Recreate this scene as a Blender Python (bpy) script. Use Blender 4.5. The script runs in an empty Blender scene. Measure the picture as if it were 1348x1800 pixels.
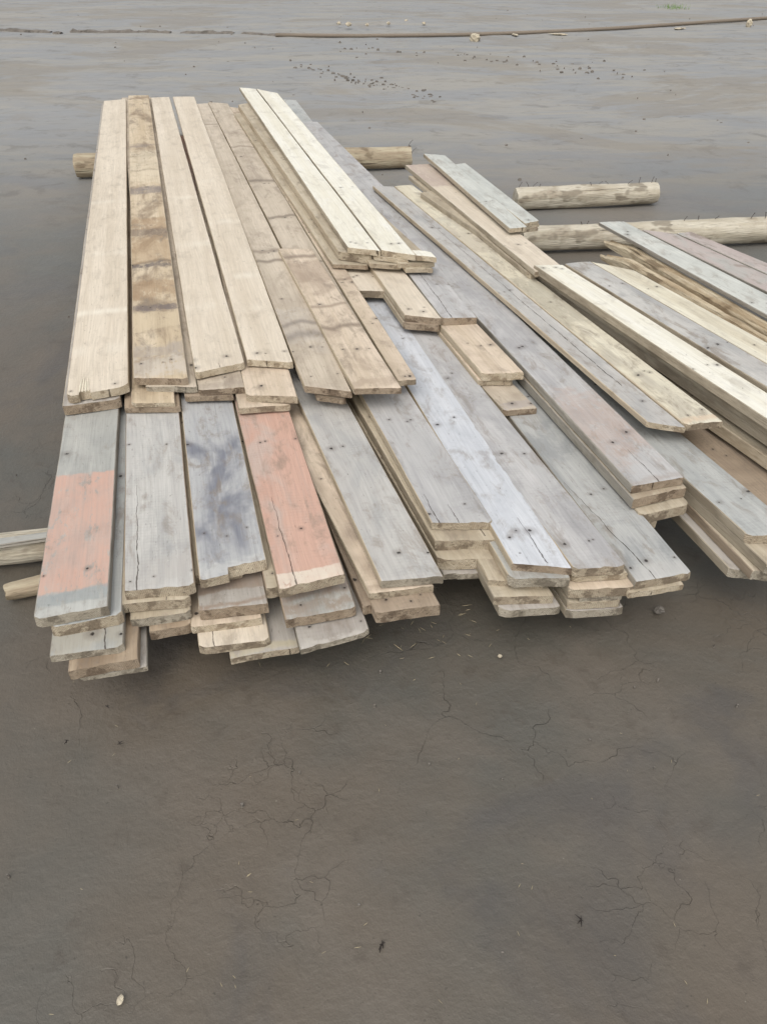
import bpy, math, random
from mathutils import Vector, Matrix, noise

scene = bpy.context.scene
# ------------------------------------------------------------------ camera
F_PX, CAM_H = 1352.0, 1.5                      # focal length in photo pixels (1348 x 1800), eye height
PITCH = math.atan(1046.0 / F_PX)               # degrees below the horizon
cam_d = bpy.data.cameras.new('camera')
cam = bpy.data.objects.new('camera', cam_d)
scene.collection.objects.link(cam)
cam.location = (0, 0, CAM_H)
cam.rotation_euler = (math.pi / 2 - PITCH, 0, 0)
cam_d.sensor_fit = 'VERTICAL'
cam_d.sensor_height = 24.0
cam_d.lens = F_PX / 1800.0 * 24.0
cam_d.clip_end = 800.0
cam_d.clip_start = 0.02
scene.camera = cam
# ------------------------------------------------------------------ sky, sun, exposure
SUN_EL, SUN_AZ = math.radians(56), math.radians(192)     # azimuth measured clockwise from +Y
w = bpy.data.worlds.new("World"); scene.world = w; w.use_nodes = True
nt = w.node_tree
bg = nt.nodes['Background']
sky = nt.nodes.new('ShaderNodeTexSky'); sky.sky_type = 'NISHITA'; sky.sun_disc = False
sky.sun_elevation = SUN_EL; sky.sun_rotation = SUN_AZ
sky.air_density = 1.6; sky.dust_density = 4.0; sky.ozone_density = 1.0
hs = nt.nodes.new('ShaderNodeHueSaturation'); hs.inputs['Saturation'].default_value = 0.25
nt.links.new(sky.outputs[0], hs.inputs['Color']); nt.links.new(hs.outputs[0], bg.inputs['Color'])
bg.inputs['Strength'].default_value = 0.15
sd = bpy.data.lights.new('sun', 'SUN'); sd.energy = 0.6; sd.angle = math.radians(60); sd.color = (1.0, 0.96, 0.90)
sun = bpy.data.objects.new('sun', sd); scene.collection.objects.link(sun)
sun.rotation_euler = (math.pi / 2 - SUN_EL, 0, math.pi - SUN_AZ)
sun.location = (0, 12, 14)
scene.view_settings.view_transform = 'Standard'
scene.view_settings.look = 'None'
scene.view_settings.exposure = 0.38
scene.view_settings.gamma = 1.0
scene.render.engine = 'CYCLES'

# ------------------------------------------------------------------ helpers
KT, Y0 = 0.012, 1.6                            # the boards rise very slightly to the rear logs
CP, SP = math.cos(PITCH), math.sin(PITCH)
GAIN = 1.24

def unproj(px, py, zc, tilt=True):
    """the point of the photo (px, py) on the plane z = zc + KT*(Y-Y0)"""
    a = (px - 674) / F_PX; b = (py - 900) / F_PX
    d = Vector((a, CP - b * SP, -(SP + b * CP)))
    k = KT if tilt else 0.0
    t = (zc - k * Y0 - CAM_H) / (d.z - k * d.y)
    return Vector((0, 0, CAM_H)) + d * t

def L8(c):
    c /= 255.0
    return c / 12.92 if c <= .04045 else ((c + .055) / 1.055) ** 2.4
def S(r, g, b, gain=None):
    g_ = gain or GAIN
    return (L8(r) / g_, L8(g) / g_, L8(b) / g_)

def link(name, me, mats, parent=None):
    o = bpy.data.objects.new(name, me); scene.collection.objects.link(o)
    for m in mats: me.materials.append(m)
    if parent: o.parent = parent
    return o
def tag(o, label=None, cat=None, group=None, kind=None):
    if label: o['label'] = label
    if cat: o['category'] = cat
    if group: o['group'] = group
    if kind: o['kind'] = kind
    return o

class G:
    """small node-graph builder"""
    def __init__(s, name):
        s.m = bpy.data.materials.new(name); s.m.use_nodes = True
        s.t = s.m.node_tree; s.b = s.t.nodes['Principled BSDF']
    def n(s, typ, **kw):
        nd = s.t.nodes.new(typ)
        for k, v in kw.items(): setattr(nd, k, v)
        return nd
    def put(s, sock, v):
        if hasattr(v, 'is_output') or isinstance(v, bpy.types.NodeSocket): s.t.links.new(v, sock)
        elif isinstance(v, (tuple, list)):
            v = tuple(v)
            if sock.type == 'RGBA' and len(v) == 3: v = v + (1,)
            sock.default_value = v
        else: sock.default_value = v
    def ma(s, op, a, b=0.0, c=0.0, clamp=False):
        nd = s.n('ShaderNodeMath', operation=op, use_clamp=clamp)
        s.put(nd.inputs[0], a); s.put(nd.inputs[1], b)
        if op in ('MULTIPLY_ADD', 'COMPARE', 'SMOOTH_MIN'): s.put(nd.inputs[2], c)
        return nd.outputs[0]
    def vec(s, x, y, z):
        nd = s.n('ShaderNodeCombineXYZ')
        for i, v in enumerate((x, y, z)): s.put(nd.inputs[i], v)
        return nd.outputs[0]
    def noise(s, v, scale, detail=3, rough=.55, dist=0.0):
        nd = s.n('ShaderNodeTexNoise')
        s.put(nd.inputs['Vector'], v); nd.inputs['Scale'].default_value = scale
        nd.inputs['Detail'].default_value = detail; nd.inputs['Roughness'].default_value = rough
        nd.inputs['Distortion'].default_value = dist
        return nd.outputs[0]
    def ramp(s, v, a, b, lo=0.0, hi=1.0):
        nd = s.n('ShaderNodeMapRange', interpolation_type='SMOOTHSTEP')
        s.put(nd.inputs[0], v); s.put(nd.inputs[1], a); s.put(nd.inputs[2], b)
        s.put(nd.inputs[3], lo); s.put(nd.inputs[4], hi)
        return nd.outputs[0]
    def mix(s, f, a, b, mode='MIX'):
        nd = s.n('ShaderNodeMix', data_type='RGBA', blend_type=mode)
        s.put(nd.inputs['Factor'], f); s.put(nd.inputs['A'], a); s.put(nd.inputs['B'], b)
        return nd.outputs['Result']
    def bump(s, h, dist, strength=1.0):
        nd = s.n('ShaderNodeBump'); s.put(nd.inputs['Height'], h)
        nd.inputs['Distance'].default_value = dist; nd.inputs['Strength'].default_value = strength
        s.t.links.new(nd.outputs[0], s.b.inputs['Normal'])
    def out(s, col, rough=.7, spec=.3):
        s.put(s.b.inputs['Base Color'], col); s.put(s.b.inputs['Roughness'], rough)
        s.put(s.b.inputs['Specular IOR Level'], spec)
        return s.m

# ------------------------------------------------------------------ wood
PAL = {  # colour a, colour b (long streaks), blotch colour, blotch amount
 'cream':  (S(246,242,228), S(237,231,212), S(218,209,188), .35),
 'cream2': (S(236,229,208), S(218,208,184), S(190,182,166), .50),
 'tan':    (S(230,217,197), S(217,203,182), S(196,182,162), .45),
 'tan2':   (S(216,202,182), S(198,184,164), S(162,147,130), .70),
 'peach':  (S(228,210,188), S(210,192,168), S(172,153,134), .60),
 'stain':  (S(222,204,176), S(204,184,154), S(140,120, 98), .75),
 'grey':   (S(190,188,180), S(177,176,169), S(152,153,149), .60),
 'grey2':  (S(194,193,188), S(178,178,174), S(146,148,148), .70),
 'warmgr': (S(194,187,178), S(180,173,163), S(158,150,142), .60),
 'greyl':  (S(204,201,194), S(192,188,182), S(166,166,164), .60),
 'lichen': (S(216,216,207), S(203,204,196), S(184,186,180), .50),
 'lilac':  (S(202,199,196), S(188,186,183), S(160,158,158), .60),
 'white':  (S(220,221,223), S(207,209,212), S(184,187,192), .55),
 'bluegr': (S(196,196,191), S(182,183,179), S(154,157,156), .60),
 'smudge': (S(192,191,188), S(176,176,176), S(118,120,130), .95),
 'pink':   (S(212,175,156), S(205,166,147), S(196,182,171), .75),
 'palepk': (S(196,184,177), S(188,174,167), S(182,182,175), .95),
 'brown':  (S(178,160,139), S(163,146,126), S(140,124,107), .60),
 'mudtan': (S(196,178,154), S(174,154,130), S(132,112,90), .80),
 'dusty':  (S(206,194,172), S(188,174,150), S(160,146,124), .60),
}
def wood_top(seed, W, pal, bands=(), cracks=(), nails=None, strips=(), knots=.5, waves=0, stain=None):
    rnd = random.Random(seed * 7 + 3)
    c1, c2, c3, amt = PAL[pal]
    if stain is not None: amt = stain
    g = G('plank_wood_%s' % pal)
    tc = g.n('ShaderNodeTexCoord'); sp = g.n('ShaderNodeSeparateXYZ')
    g.t.links.new(tc.outputs['Object'], sp.inputs[0])
    x, y = sp.outputs[0], g.ma('MULTIPLY', sp.outputs[1], -1.0)
    o1, o2 = rnd.uniform(0, 50), rnd.uniform(0, 50)
    xs = g.ma('ADD', x, o1)
    # low-frequency wander used by everything
    wob = g.noise(g.vec(xs, y, o2), 2.2, 2)
    # long streaks
    a = g.noise(g.vec(g.ma('MULTIPLY', xs, .55), g.ma('MULTIPLY', g.ma('ADD', y, g.ma('MULTIPLY', wob, .03)), 16.0), o2), 1.0, 4, .6)
    col = g.mix(g.ramp(a, .34, .64), c1, c2)
    # plank-scale patches
    p = g.noise(g.vec(g.ma('MULTIPLY', xs, 1.0), g.ma('MULTIPLY', y, 2.2), o2 + 9), 3.2, 4, .6, .6)
    col = g.mix(g.ramp(p, .47, .66, 0, amt), col, c3)
    p2 = g.noise(g.vec(g.ma('MULTIPLY', xs, .8), y, o2 + 21), 9.0, 5, .65, .3)
    col = g.mix(g.ramp(p2, .52, .74, 0, amt * .7), col, tuple(v * .80 for v in c3))
    pl = g.noise(g.vec(g.ma('MULTIPLY', xs, .5), y, o2 + 33), 13.0, 3, .6)
    col = g.mix(g.ramp(pl, .55, .78, 0, .35), col, tuple(min(.75, v * 1.18) for v in c1))
    # cathedral rings
    rg = g.ma('ADD', y, g.ma('MULTIPLY', g.noise(g.vec(g.ma('MULTIPLY', xs, .8), g.ma('MULTIPLY', y, 3.0), o2 + 4), 1.3, 2), .22))
    ring = g.ma('SINE', g.ma('MULTIPLY', rg, 420.0))
    col = g.mix(g.ramp(ring, .2, 1.0, 0, .10), col, tuple(v * .62 for v in c2))
    # fine fibres
    fib = g.noise(g.vec(g.ma('MULTIPLY', xs, 7.0), g.ma('MULTIPLY', y, 330.0), o2), 1.0, 3, .6)
    col = g.mix(g.ramp(fib, .25, .75, 0, .30), g.mix(.5, col, (1.0, 1.0, 1.0), 'MIX') if False else col, tuple(v * .66 for v in c2))
    fb2 = g.noise(g.vec(g.ma('MULTIPLY', xs, 3.0), g.ma('MULTIPLY', g.ma('ADD', y, g.ma('MULTIPLY', wob, .02)), 120.0), o2 + 5), 1.0, 4, .7)
    col = g.mix(g.ramp(fb2, .52, .74, 0, .30), col, tuple(v * .62 for v in c3))
    col = g.mix(g.ramp(fb2, .46, .30, 0, .20), col, tuple(min(.72, v * 1.15) for v in c1))
    # dirt ground into the surface
    dr = g.noise(g.vec(g.ma('MULTIPLY', xs, 1.4), g.ma('MULTIPLY', y, 3.0), o2 + 41), 6.0, 6, .7, .5)
    col = g.mix(g.ramp(dr, .50, .68, 0, .60 * amt + .12), col, S(134,121,107))
    # fine broken flecks
    fl = g.noise(g.vec(g.ma('MULTIPLY', xs, 40.0), g.ma('MULTIPLY', y, 150.0), o2 + 2), 1.0, 2, .6)
    col = g.mix(g.ramp(fl, .64, .76, 0, .45), col, tuple(v * .42 for v in c2))
    sp2 = g.noise(g.vec(g.ma('MULTIPLY', xs, 60.0), g.ma('MULTIPLY', y, 90.0), o2 + 72), 1.0, 3, .6)
    col = g.mix(g.ramp(sp2, .70, .74, 0, .55), col, S(84, 76, 68))
    col = g.mix(g.ramp(sp2, .27, .24, 0, .6), col, tuple(min(.75, v * 1.2) for v in c1))
    # faint saw marks across the board
    swm = g.ma('SINE', g.ma('ADD', g.ma('MULTIPLY', x, 520.0), g.ma('ADD', g.ma('MULTIPLY', y, 60.0), g.ma('MULTIPLY', wob, 30.0))))
    col = g.mix(g.ma('MULTIPLY', g.ramp(swm, .2, 1.0), g.ramp(p2, .45, .6, 0, .12)), col, tuple(v * .6 for v in c2))
    # wavy figure (saw/stack marks across the board)
    for i in range(waves):
        x0 = rnd.uniform(.15, 4.2); ww = rnd.uniform(.02, .05)
        d = g.ma('ABSOLUTE', g.ma('SUBTRACT', g.ma('ADD', x, g.ma('MULTIPLY', g.noise(g.vec(x0, g.ma('MULTIPLY', y, 5.0), o2), 1.6, 2), .14)), x0 + .07))
        cc = c3 if i % 2 else tuple(v * .72 for v in c3)
        col = g.mix(g.ramp(d, 0.0, ww, .75, 0), col, tuple(v * .8 for v in cc))
    for (x0, ww, am) in strips:
        am *= .62
        d = g.ma('ABSOLUTE', g.ma('SUBTRACT', g.ma('ADD', x, g.ma('MULTIPLY', g.noise(g.vec(x0, g.ma('MULTIPLY', y, 8.0), o2), 1.0, 2), .06)), x0 + .03))
        col = g.mix(g.ma('MULTIPLY', g.ramp(d, 0.0, ww, am, 0), g.ramp(g.noise(g.vec(x0, g.ma('MULTIPLY', y, 14.0), o1), 1.0, 2), .35, .6)), col, S(244, 238, 222))
    # knots
    if knots > 0:
        vo = g.n('ShaderNodeTexVoronoi'); vo.inputs['Scale'].default_value = 1.0
        g.put(vo.inputs['Vector'], g.vec(g.ma('MULTIPLY', xs, 2.6), g.ma('MULTIPLY', y, 6.0), 0.0))
        kd = g.ma('ADD', vo.outputs['Distance'], g.ma('MULTIPLY', g.ma('SUBTRACT', fl, .5), .04))
        col = g.mix(g.ramp(kd, .03, .11, .55 * knots, 0), col, tuple(v * .5 for v in c3))
        col = g.mix(g.ramp(kd, .0, .045, .9 * knots, 0), col, S(104, 80, 60))
    # bands: paint, mud or damp across the board  (x0, x1, colour, amount, softness)
    for (x0, x1, bc, am, so) in bands:
        e = g.ma('ADD', x, g.ma('MULTIPLY', g.ma('SUBTRACT', g.noise(g.vec(x, g.ma('MULTIPLY', y, 1.0), o2 + x0 * 3), 14.0, 4, .65), .5), so * 2.2))
        f = g.ma('MULTIPLY', g.ramp(e, x0 - so * .25, x0 + so * .25), g.ramp(e, x1 - so * .25, x1 + so * .25, 1, 0))
        flk = g.noise(g.vec(g.ma('MULTIPLY', xs, 22.0), g.ma('MULTIPLY', y, 60.0), o2 + 60), 1.0, 6, .75)
        wear = g.ma('MULTIPLY', g.ramp(g.ma('ADD', g.ma('MULTIPLY', flk, .6), g.ma('MULTIPLY', dr, .4)), .545, .575, 1.0, .30), g.ramp(p2, .40, .62, 1.0, .72))
        thin = g.ramp(fb2, .40, .70, 1.0, .75)
        f = g.ma('MULTIPLY', g.ma('MULTIPLY', f, am), g.ma('MULTIPLY', wear, thin))
        col = g.mix(f, col, bc)
    # nail holes with rust halo, three to a joist
    if nails is None:
        nails = []; q = rnd.uniform(.03, .12)
        while q < 4.8: nails.append(q); q += rnd.uniform(.38, .62)
    hole = None
    for q in nails:
        for k in range(3):
            sz = rnd.choice((.6, .8, 1.0, 1.5))
            yy = W * (.16 + .34 * k) + rnd.uniform(-.03, .03) * W / .17; xx = q + rnd.uniform(-.022, .022)
            if rnd.random() < .25: continue
            v = g.n('ShaderNodeVectorMath', operation='DISTANCE')
            g.put(v.inputs[0], g.vec(x, y, 0.0)); v.inputs[1].default_value = (xx, yy, 0)
            d = g.ma('DIVIDE', v.outputs['Value'], sz)
            hole = d if hole is None else g.ma('MINIMUM', hole, d)
    if hole is not None:
        hd = g.ma('ADD', hole, g.ma('MULTIPLY', g.ma('SUBTRACT', fl, .5), .006))
        col = g.mix(g.ramp(g.ma('ADD', hd, g.ma('MULTIPLY', g.ma('SUBTRACT', p2, .5), .02)), .002, .016, .40, 0), col, S(104, 94, 86))
        col = g.mix(g.ramp(hd, .0016, .0042, .92, 0), col, S(42, 36, 32))
    # cracks: (start x, start v, end x, end v)
    ck = None
    for (xa, va, xb, vb) in cracks:
        t = g.ma('DIVIDE', g.ma('SUBTRACT', x, xa), xb - xa)
        yc = g.ma('ADD', va * W, g.ma('MULTIPLY', t, (vb - va) * W))
        jit = g.ma('MULTIPLY', g.ma('SUBTRACT', g.noise(g.vec(xs, 0.0, o2), 16.0, 3), .5), .016)
        d = g.ma('ABSOLUTE', g.ma('SUBTRACT', g.ma('ADD', y, jit), yc))
        wdt = g.ma('MULTIPLY', g.ma('SUBTRACT', 1.0, t, clamp=True), g.ma('MULTIPLY', g.ramp(fl, .3, .7), .0022))
        inside = g.ma('MULTIPLY', g.ma('GREATER_THAN', t, -.02), g.ma('LESS_THAN', t, 1.0))
        f = g.ma('MULTIPLY', g.ma('LESS_THAN', d, g.ma('ADD', wdt, .0004)), inside)
        ck = f if ck is None else g.ma('MAXIMUM', ck, f)
    if ck is not None: col = g.mix(g.ma('MULTIPLY', ck, .8), col, S(66, 56, 48))
    h = g.ma('ADD', g.ma('MULTIPLY', fib, .5), g.ma('ADD', g.ma('MULTIPLY', p2, .6), g.ma('MULTIPLY', ring, .08)))
    if hole is not None: h = g.ma('SUBTRACT', h, g.ramp(hole, .001, .005, 1.6, 0))
    if ck is not None: h = g.ma('SUBTRACT', h, ck)
    g.bump(h, .0012, .8)
    return g.out(col, g.ramp(p2, .3, .7, .62, .78), .28)

def wood_edge(name, ca, cb, cc, end=False, seed=0):
    g = G(name)
    tc = g.n('ShaderNodeTexCoord'); sp = g.n('ShaderNodeSeparateXYZ'); oi = g.n('ShaderNodeObjectInfo')
    g.t.links.new(tc.outputs['Object'], sp.inputs[0])
    x, y, z = sp.outputs; r = g.ma('MULTIPLY', oi.outputs['Random'], 40.0)
    rx = g.ma('ADD', x, r)
    if not end:
        a = g.noise(g.vec(g.ma('MULTIPLY', rx, 1.6), g.ma('ADD', g.ma('MULTIPLY', z, 90.0), g.ma('MULTIPLY', y, 20.0)), seed), 1.0, 5, .65)
        b = g.noise(g.vec(rx, g.ma('MULTIPLY', z, 3.0), seed + 3), 4.5, 4, .6)
        f = g.noise(g.vec(g.ma('MULTIPLY', rx, 30.0), g.ma('MULTIPLY', z, 260.0), seed), 1.0, 3)
        col = g.mix(g.ramp(a, .35, .65), ca, cb)
        col = g.mix(g.ramp(b, .48, .66, 0, .7), col, cc)
        col = g.mix(g.ramp(f, .5, .78, 0, .4), col, tuple(v * .45 for v in cc))
        g.bump(g.ma('ADD', a, f), .0016, .9)
    else:
        # saw-cut end grain: arcs of growth rings, soil and torn fibres
        rad = g.n('ShaderNodeVectorMath', operation='DISTANCE')
        g.put(rad.inputs[0], g.vec(0.0, g.ma('ADD', y, .08), z)); g.put(rad.inputs[1], g.vec(0.0, g.ma('MULTIPLY', g.ma('SUBTRACT', oi.outputs['Random'], .5), .2), g.ma('SUBTRACT', g.ma('MULTIPLY', oi.outputs['Random'], .12), .14)))
        ring = g.ma('SINE', g.ma('ADD', g.ma('MULTIPLY', rad.outputs['Value'], 1500.0), g.ma('MULTIPLY', g.noise(g.vec(r, y, z), 40.0, 2), 8.0)))
        a = g.noise(g.vec(r, y, z), 26.0, 4, .65)
        f = g.noise(g.vec(r, y, z), 160.0, 4, .7)
        col = g.mix(g.ramp(a, .38, .62), ca, cb)
        col = g.mix(g.ramp(ring, .1, 1.0, 0, .35), col, tuple(v * .55 for v in cc))
        col = g.mix(g.ramp(g.noise(g.vec(g.ma('ADD', r, 7.0), y, z), 17.0, 5, .65), .50, .58, 0, .85), col, tuple(v * .8 for v in cc))
        col = g.mix(g.ramp(f, .56, .68, 0, .65), col, tuple(v * .3 for v in cc))
        col = g.mix(g.ramp(f, .40, .26, 0, .35), col, tuple(min(.7, v * 1.25) for v in ca))
        ckx = g.noise(g.vec(r, g.ma('MULTIPLY', y, 60.0), g.ma('MULTIPLY', z, 9.0)), 1.0, 2)
        col = g.mix(g.ramp(ckx, .70, .74, 0, .8), col, S(70, 58, 46))
        g.bump(g.ma('SUBTRACT', g.ma('ADD', a, g.ma('MULTIPLY', f, 1.5)), g.ramp(ckx, .70, .74)), .004, 1.0)
    return g.out(col, .78, .22)

SIDE = [wood_edge('plank_side_tan', S(206,192,168), S(186,170,146), S(162,146,122), seed=1),
        wood_edge('plank_side_dusty', S(190,178,158), S(170,158,138), S(136,124,106), seed=4),
        wood_edge('plank_side_brown', S(176,158,138), S(156,140,120), S(120,104,86), seed=8),
        wood_edge('plank_side_grey', S(172,166,154), S(154,148,138), S(124,116,104), seed=11)]
END = [wood_edge('plank_end_pale', S(218,204,180), S(202,186,160), S(170,152,128), True),
       wood_edge('plank_end_tan', S(204,190,166), S(186,170,147), S(148,132,112), True),
       wood_edge('plank_end_muddy', S(184,166,144), S(164,146,124), S(128,110,92), True),
       wood_edge('plank_end_grey', S(196,186,168), S(176,166,148), S(140,130,114), True)]

PLG = 'planks stacked in the reclaimed timber pile'
idx = [0]
def plank(z, t, FL, FR, BL, BR=None, length=None, pal='tan', side=0, end=1, label='', notch=(), rag=1.0, cup=None,
          group=PLG, cat='plank', **kw):
    """FL FR BL BR: photo pixels of the top face's corners; BL is only a direction when length is given (metres)"""
    idx[0] += 1; seed = idx[0]; rnd = random.Random(seed)
    fl, fr = unproj(*FL, z), unproj(*FR, z)
    if isinstance(BL, Vector): d = BL.normalized(); bl = fl + d * (length or 4.5)
    else:
        bl = unproj(*BL, z)
        if length: bl = fl + (bl - fl).normalized() * length
    X = (bl - fl).normalized()
    Nn = Vector((0, -KT, 1)).normalized()
    Yl = Nn.cross(X).normalized(); Nn = X.cross(Yl)
    def loc(p): q = p - fl; return q.dot(X), -q.dot(Yl)
    xf, wf = loc(fr); Ln = (bl - fl).length
    if BR is not None:
        xb, wb = loc(unproj(*BR, z)); xb -= Ln
    else: xb, wb = xf * .3 + rnd.uniform(-.02, .02), wf
    # mesh
    us = []; q = 0.0
    while q < Ln - .01:
        us.append(q); q += .007 if q < .06 else (.03 if q < .5 else .07)
    us.append(Ln); us = [u / Ln for u in us]
    NV = 12
    if cup is None: cup = rnd.uniform(-.0022, .0015)
    s1, s2, s3 = rnd.uniform(0, 90), rnd.uniform(0, 90), rnd.uniform(0, 90)
    be = .0022
    chips = [(rnd.uniform(0, 1), rnd.uniform(.03, .10), rnd.uniform(.001, .0045) * rag) for _ in range(rnd.randint(0, 2))]
    cchip = [rnd.choice((0, .002, .006, .012)) * rag, rnd.choice((0, .002, .006, .012)) * rag]
    twist = rnd.uniform(-.0015, .0015)
    verts, faces, fm = [], [], []
    def enddx(v):
        dx = noise.noise(Vector((v * 3, s1, 0))) * .0009 * rag + noise.noise(Vector((v * 30, s1, 3))) * .0006 * rag
        for (c, ww, dd) in chips:
            k = 1 - abs(v - c) / ww
            if k > 0: dx += dd * min(1, k * 2)
        if v < .06: dx += cchip[0] * (1 - v / .06)
        if v > .94: dx += cchip[1] * (v - .94) / .06
        for (va, vb, dd) in notch:
            if va <= v <= vb: dx += dd
        return dx
    vs = [0.0] + [be / wf] + [i / NV for i in range(1, NV)] + [1 - be / wf] + [1.0]
    for (va, vb, dd) in notch:
        for e in (va, vb):
            if 0 < e < 1: vs += [e - .004, e + .004]
    vs = sorted(vs); n = len(vs); ring = 2 * n + 2
    for iu, u in enumerate(us):
        fade = max(0.0, 1 - u * Ln / .25)
        for part in (0, 1):                       # top row then bottom row
            for j, v in enumerate(vs if part == 0 else vs[::-1]):
                w_ = wf + (wb - wf) * u
                ed = enddx(v)
                if part == 1: ed = ed * .6 + noise.noise(Vector((v * 4, s2, 7))) * .0009 * rag
                kk = max(0.0, 1 - u * Ln / .05) if u * Ln < .05 else 0.0
                kb = 1.0 if iu == len(us) - 1 else 0.0
                x = xf * v * (1 - u) + u * (Ln + xb * v) + ed * kk - kb * abs(noise.noise(Vector((v * 6, s3, 1)))) * .01
                s = v * w_
                wl = noise.noise(Vector((x * 2.2, s1, 0))) * .0016 + noise.noise(Vector((x * 14, s1, 5))) * .0007
                wr = noise.noise(Vector((x * 2.2, s2, 0))) * .0016 + noise.noise(Vector((x * 14, s2, 5))) * .0007
                s += wl * (1 - v) + wr * v
                zz = cup * (1 - (2 * v - 1) ** 2) * -1 + twist * (v - .5) * 2 + noise.noise(Vector((x * 1.1, s3, v))) * .0012
                zz += noise.noise(Vector((x * 30, v * 9, s3))) * .0004
                if part == 0:
                    if j in (0, n - 1): zz -= be * (1 + .8 * noise.noise(Vector((x * 9, j, s2))))
                    if iu == 0: zz -= be * .6 * (1 + noise.noise(Vector((v * 14, s1, 2))))
                else:
                    zz -= t
                    if j in (0, n - 1): zz += be * .8
                verts.append((x, -s, zz))
            # side mid point
            side_v = 1.0 if part == 0 else 0.0
            w_ = wf + (wb - wf) * u
            x = xf * side_v * (1 - u) + u * (Ln + xb * side_v) + (enddx(side_v) * kk)
            s = side_v * w_ + noise.noise(Vector((x * 12, side_v, s3))) * .0012
            verts.append((x, -s, -t * .5))
    for iu in range(len(us) - 1):
        for j in range(ring):
            a, b = iu * ring + j, iu * ring + (j + 1) % ring
            faces.append((a, b, b + ring, a + ring))
            fm.append(0 if (1 <= j < n - 2 or n + 2 <= j < 2 * n - 1) else 1)
    for base, flip in ((0, False), ((len(us) - 1) * ring, True)):
        for j in range(n - 1):
            a, b = base + j, base + j + 1
            c, d = base + n + 1 + (n - 1 - (j + 1)), base + n + 1 + (n - 1 - j)
            f = (a, d, c, b); faces.append(f[::-1] if flip else f); fm.append(2)
        f = (base + n - 1, base + n + 1, base + n); faces.append(f[::-1] if flip else f); fm.append(2)
        f = (base, base + ring - 1, base + ring - 2); faces.append(f[::-1] if flip else f); fm.append(2)
    me = bpy.data.meshes.new('wooden_plank'); me.from_pydata(verts, [], faces)
    me.polygons.foreach_set('material_index', fm)
    me.polygons.foreach_set('use_smooth', [True] * len(faces))
    me.set_sharp_from_angle(angle=math.radians(32))
    mats = [wood_top(seed, wf, pal, **kw), SIDE[side], END[end]]
    o = link('wooden_plank', me, mats)
    o.matrix_world = Matrix(((X.x, Yl.x, Nn.x, fl.x), (X.y, Yl.y, Nn.y, fl.y), (X.z, Yl.z, Nn.z, fl.z), (0, 0, 0, 1)))
    tag(o, label, cat, group)
    o['_dir'] = 0; del o['_dir']
    return X
MUD = S(150,130,112); MUDD = S(120,102,88); PINK = S(208,167,148); WETBR = S(140,118,98)

# ================================================================== the lower layer, eight columns of boards and one set back
A0 = .26
# column under the grey and orange plank, left
d = plank(A0, .030, (58,1088), (190,1065), (115,730), length=4.5, pal='grey', side=3, end=3, nails=[.13,.66,1.2,1.8,2.4],
      bands=[(.075,.56,PINK,.85,.025),(.0,.03,S(196,196,190),.6,.03),(.035,.075,S(150,156,156),.7,.02)],
      label='grey plank with an orange painted band, topmost of the left front corner')
plank(.229, .034, (87,1103), (214,1079), d, length=4.5, pal='bluegr', side=3, end=1, label='yellowish board end right below the grey and orange plank')
plank(.194, .022, (87,1153), (217,1136), d, length=4.5, pal='grey', side=3, end=3, bands=[(.0,.09,S(176,168,150),.5,.05)], cracks=[(-.02,.75,.3,.7)],
      label='pale cracked board end, third down below the orange band plank')
plank(.171, .030, (120,1180), (243,1158), d, length=4.4, pal='mudtan', side=2, end=2, label='stained board with dark streaks, fourth down at the left corner')
plank(.140, .016, (136,1191), (259,1171), d, length=4.4, pal='warmgr', side=3, end=3, label='thin pale board, lowest of the left corner stack')
# column under the pale grey cracked plank
d = plank(A0, .032, (218,1038), (343,1028), (222,730), length=4.6, pal='greyl', side=2, end=1, nails=[.05,.62,1.2,1.7,2.3], cracks=[(-.02,.19,.42,.2)],
      bands=[(.0,.10,S(176,168,160),.35,.06)], label='long pale grey plank with a lengthwise crack, second from the left')
plank(.227, .030, (214,1062), (335,1052), d, length=4.4, pal='dusty', side=1, end=1, cracks=[(-.02,.66,.2,.66)], label='sagging tan board end directly under the cracked grey plank')
plank(.196, .028, (229,1089), (336,1075), d, length=4.4, pal='dusty', side=1, end=3, label='third board down below the cracked grey plank')
plank(.167, .030, (262,1110), (338,1098), d, length=4.4, pal='mudtan', side=1, end=2, label='short muddy board end, lowest below the cracked grey plank')
# column under the blue-smudged notched plank
d = plank(A0, .028, (351,1021), (470,993), (318,705), length=4.6, pal='smudge', side=0, end=1, nails=[.17,.62,1.1,1.7,2.3], notch=[(.42,1.0,.024)],
      bands=[(.0,.05,S(206,204,198),.6,.05)], label='grey plank with dark blue smudges and a notched front end')
plank(.234, .030, (342,1012), (425,1000), d, length=4.4, pal='dusty', side=0, end=1, label='board edge peeping out left of the blue smudged plank')
plank(.231, .034, (348,1071), (471,1058), d, length=4.5, pal='warmgr', side=1, end=2, bands=[(.045,.12,MUD,.8,.02),(.0,.045,S(194,188,182),.8,.02)],
      label='grey board with a wet brown edge under the notched plank') if False else \
plank(.202, .034, (350,1073), (471,1060), d, length=4.5, pal='warmgr', side=1, end=2, bands=[(.05,.12,MUD,.85,.02),(.0,.012,MUD,.9,.02)],
      label='grey board with a wet brown edge under the notched plank')
plank(.167, .024, (335,1102), (460,1086), d, length=4.4, pal='peach', side=0, end=0, label='clean cream board end below the wet brown edged board')
plank(.142, .026, (350,1139), (475,1124), d, length=4.4, pal='tan', side=0, end=1, cracks=[(-.02,.22,.3,.22)], label='split tan board end under the clean cream board')
plank(.115, .022, (405,1157), (526,1138), d, length=4.4, pal='warmgr', side=1, end=1, bands=[(.0,.025,S(196,184,150),.6,.03)], label='lowest board end between the split tan board and the scuffed one')
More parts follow.
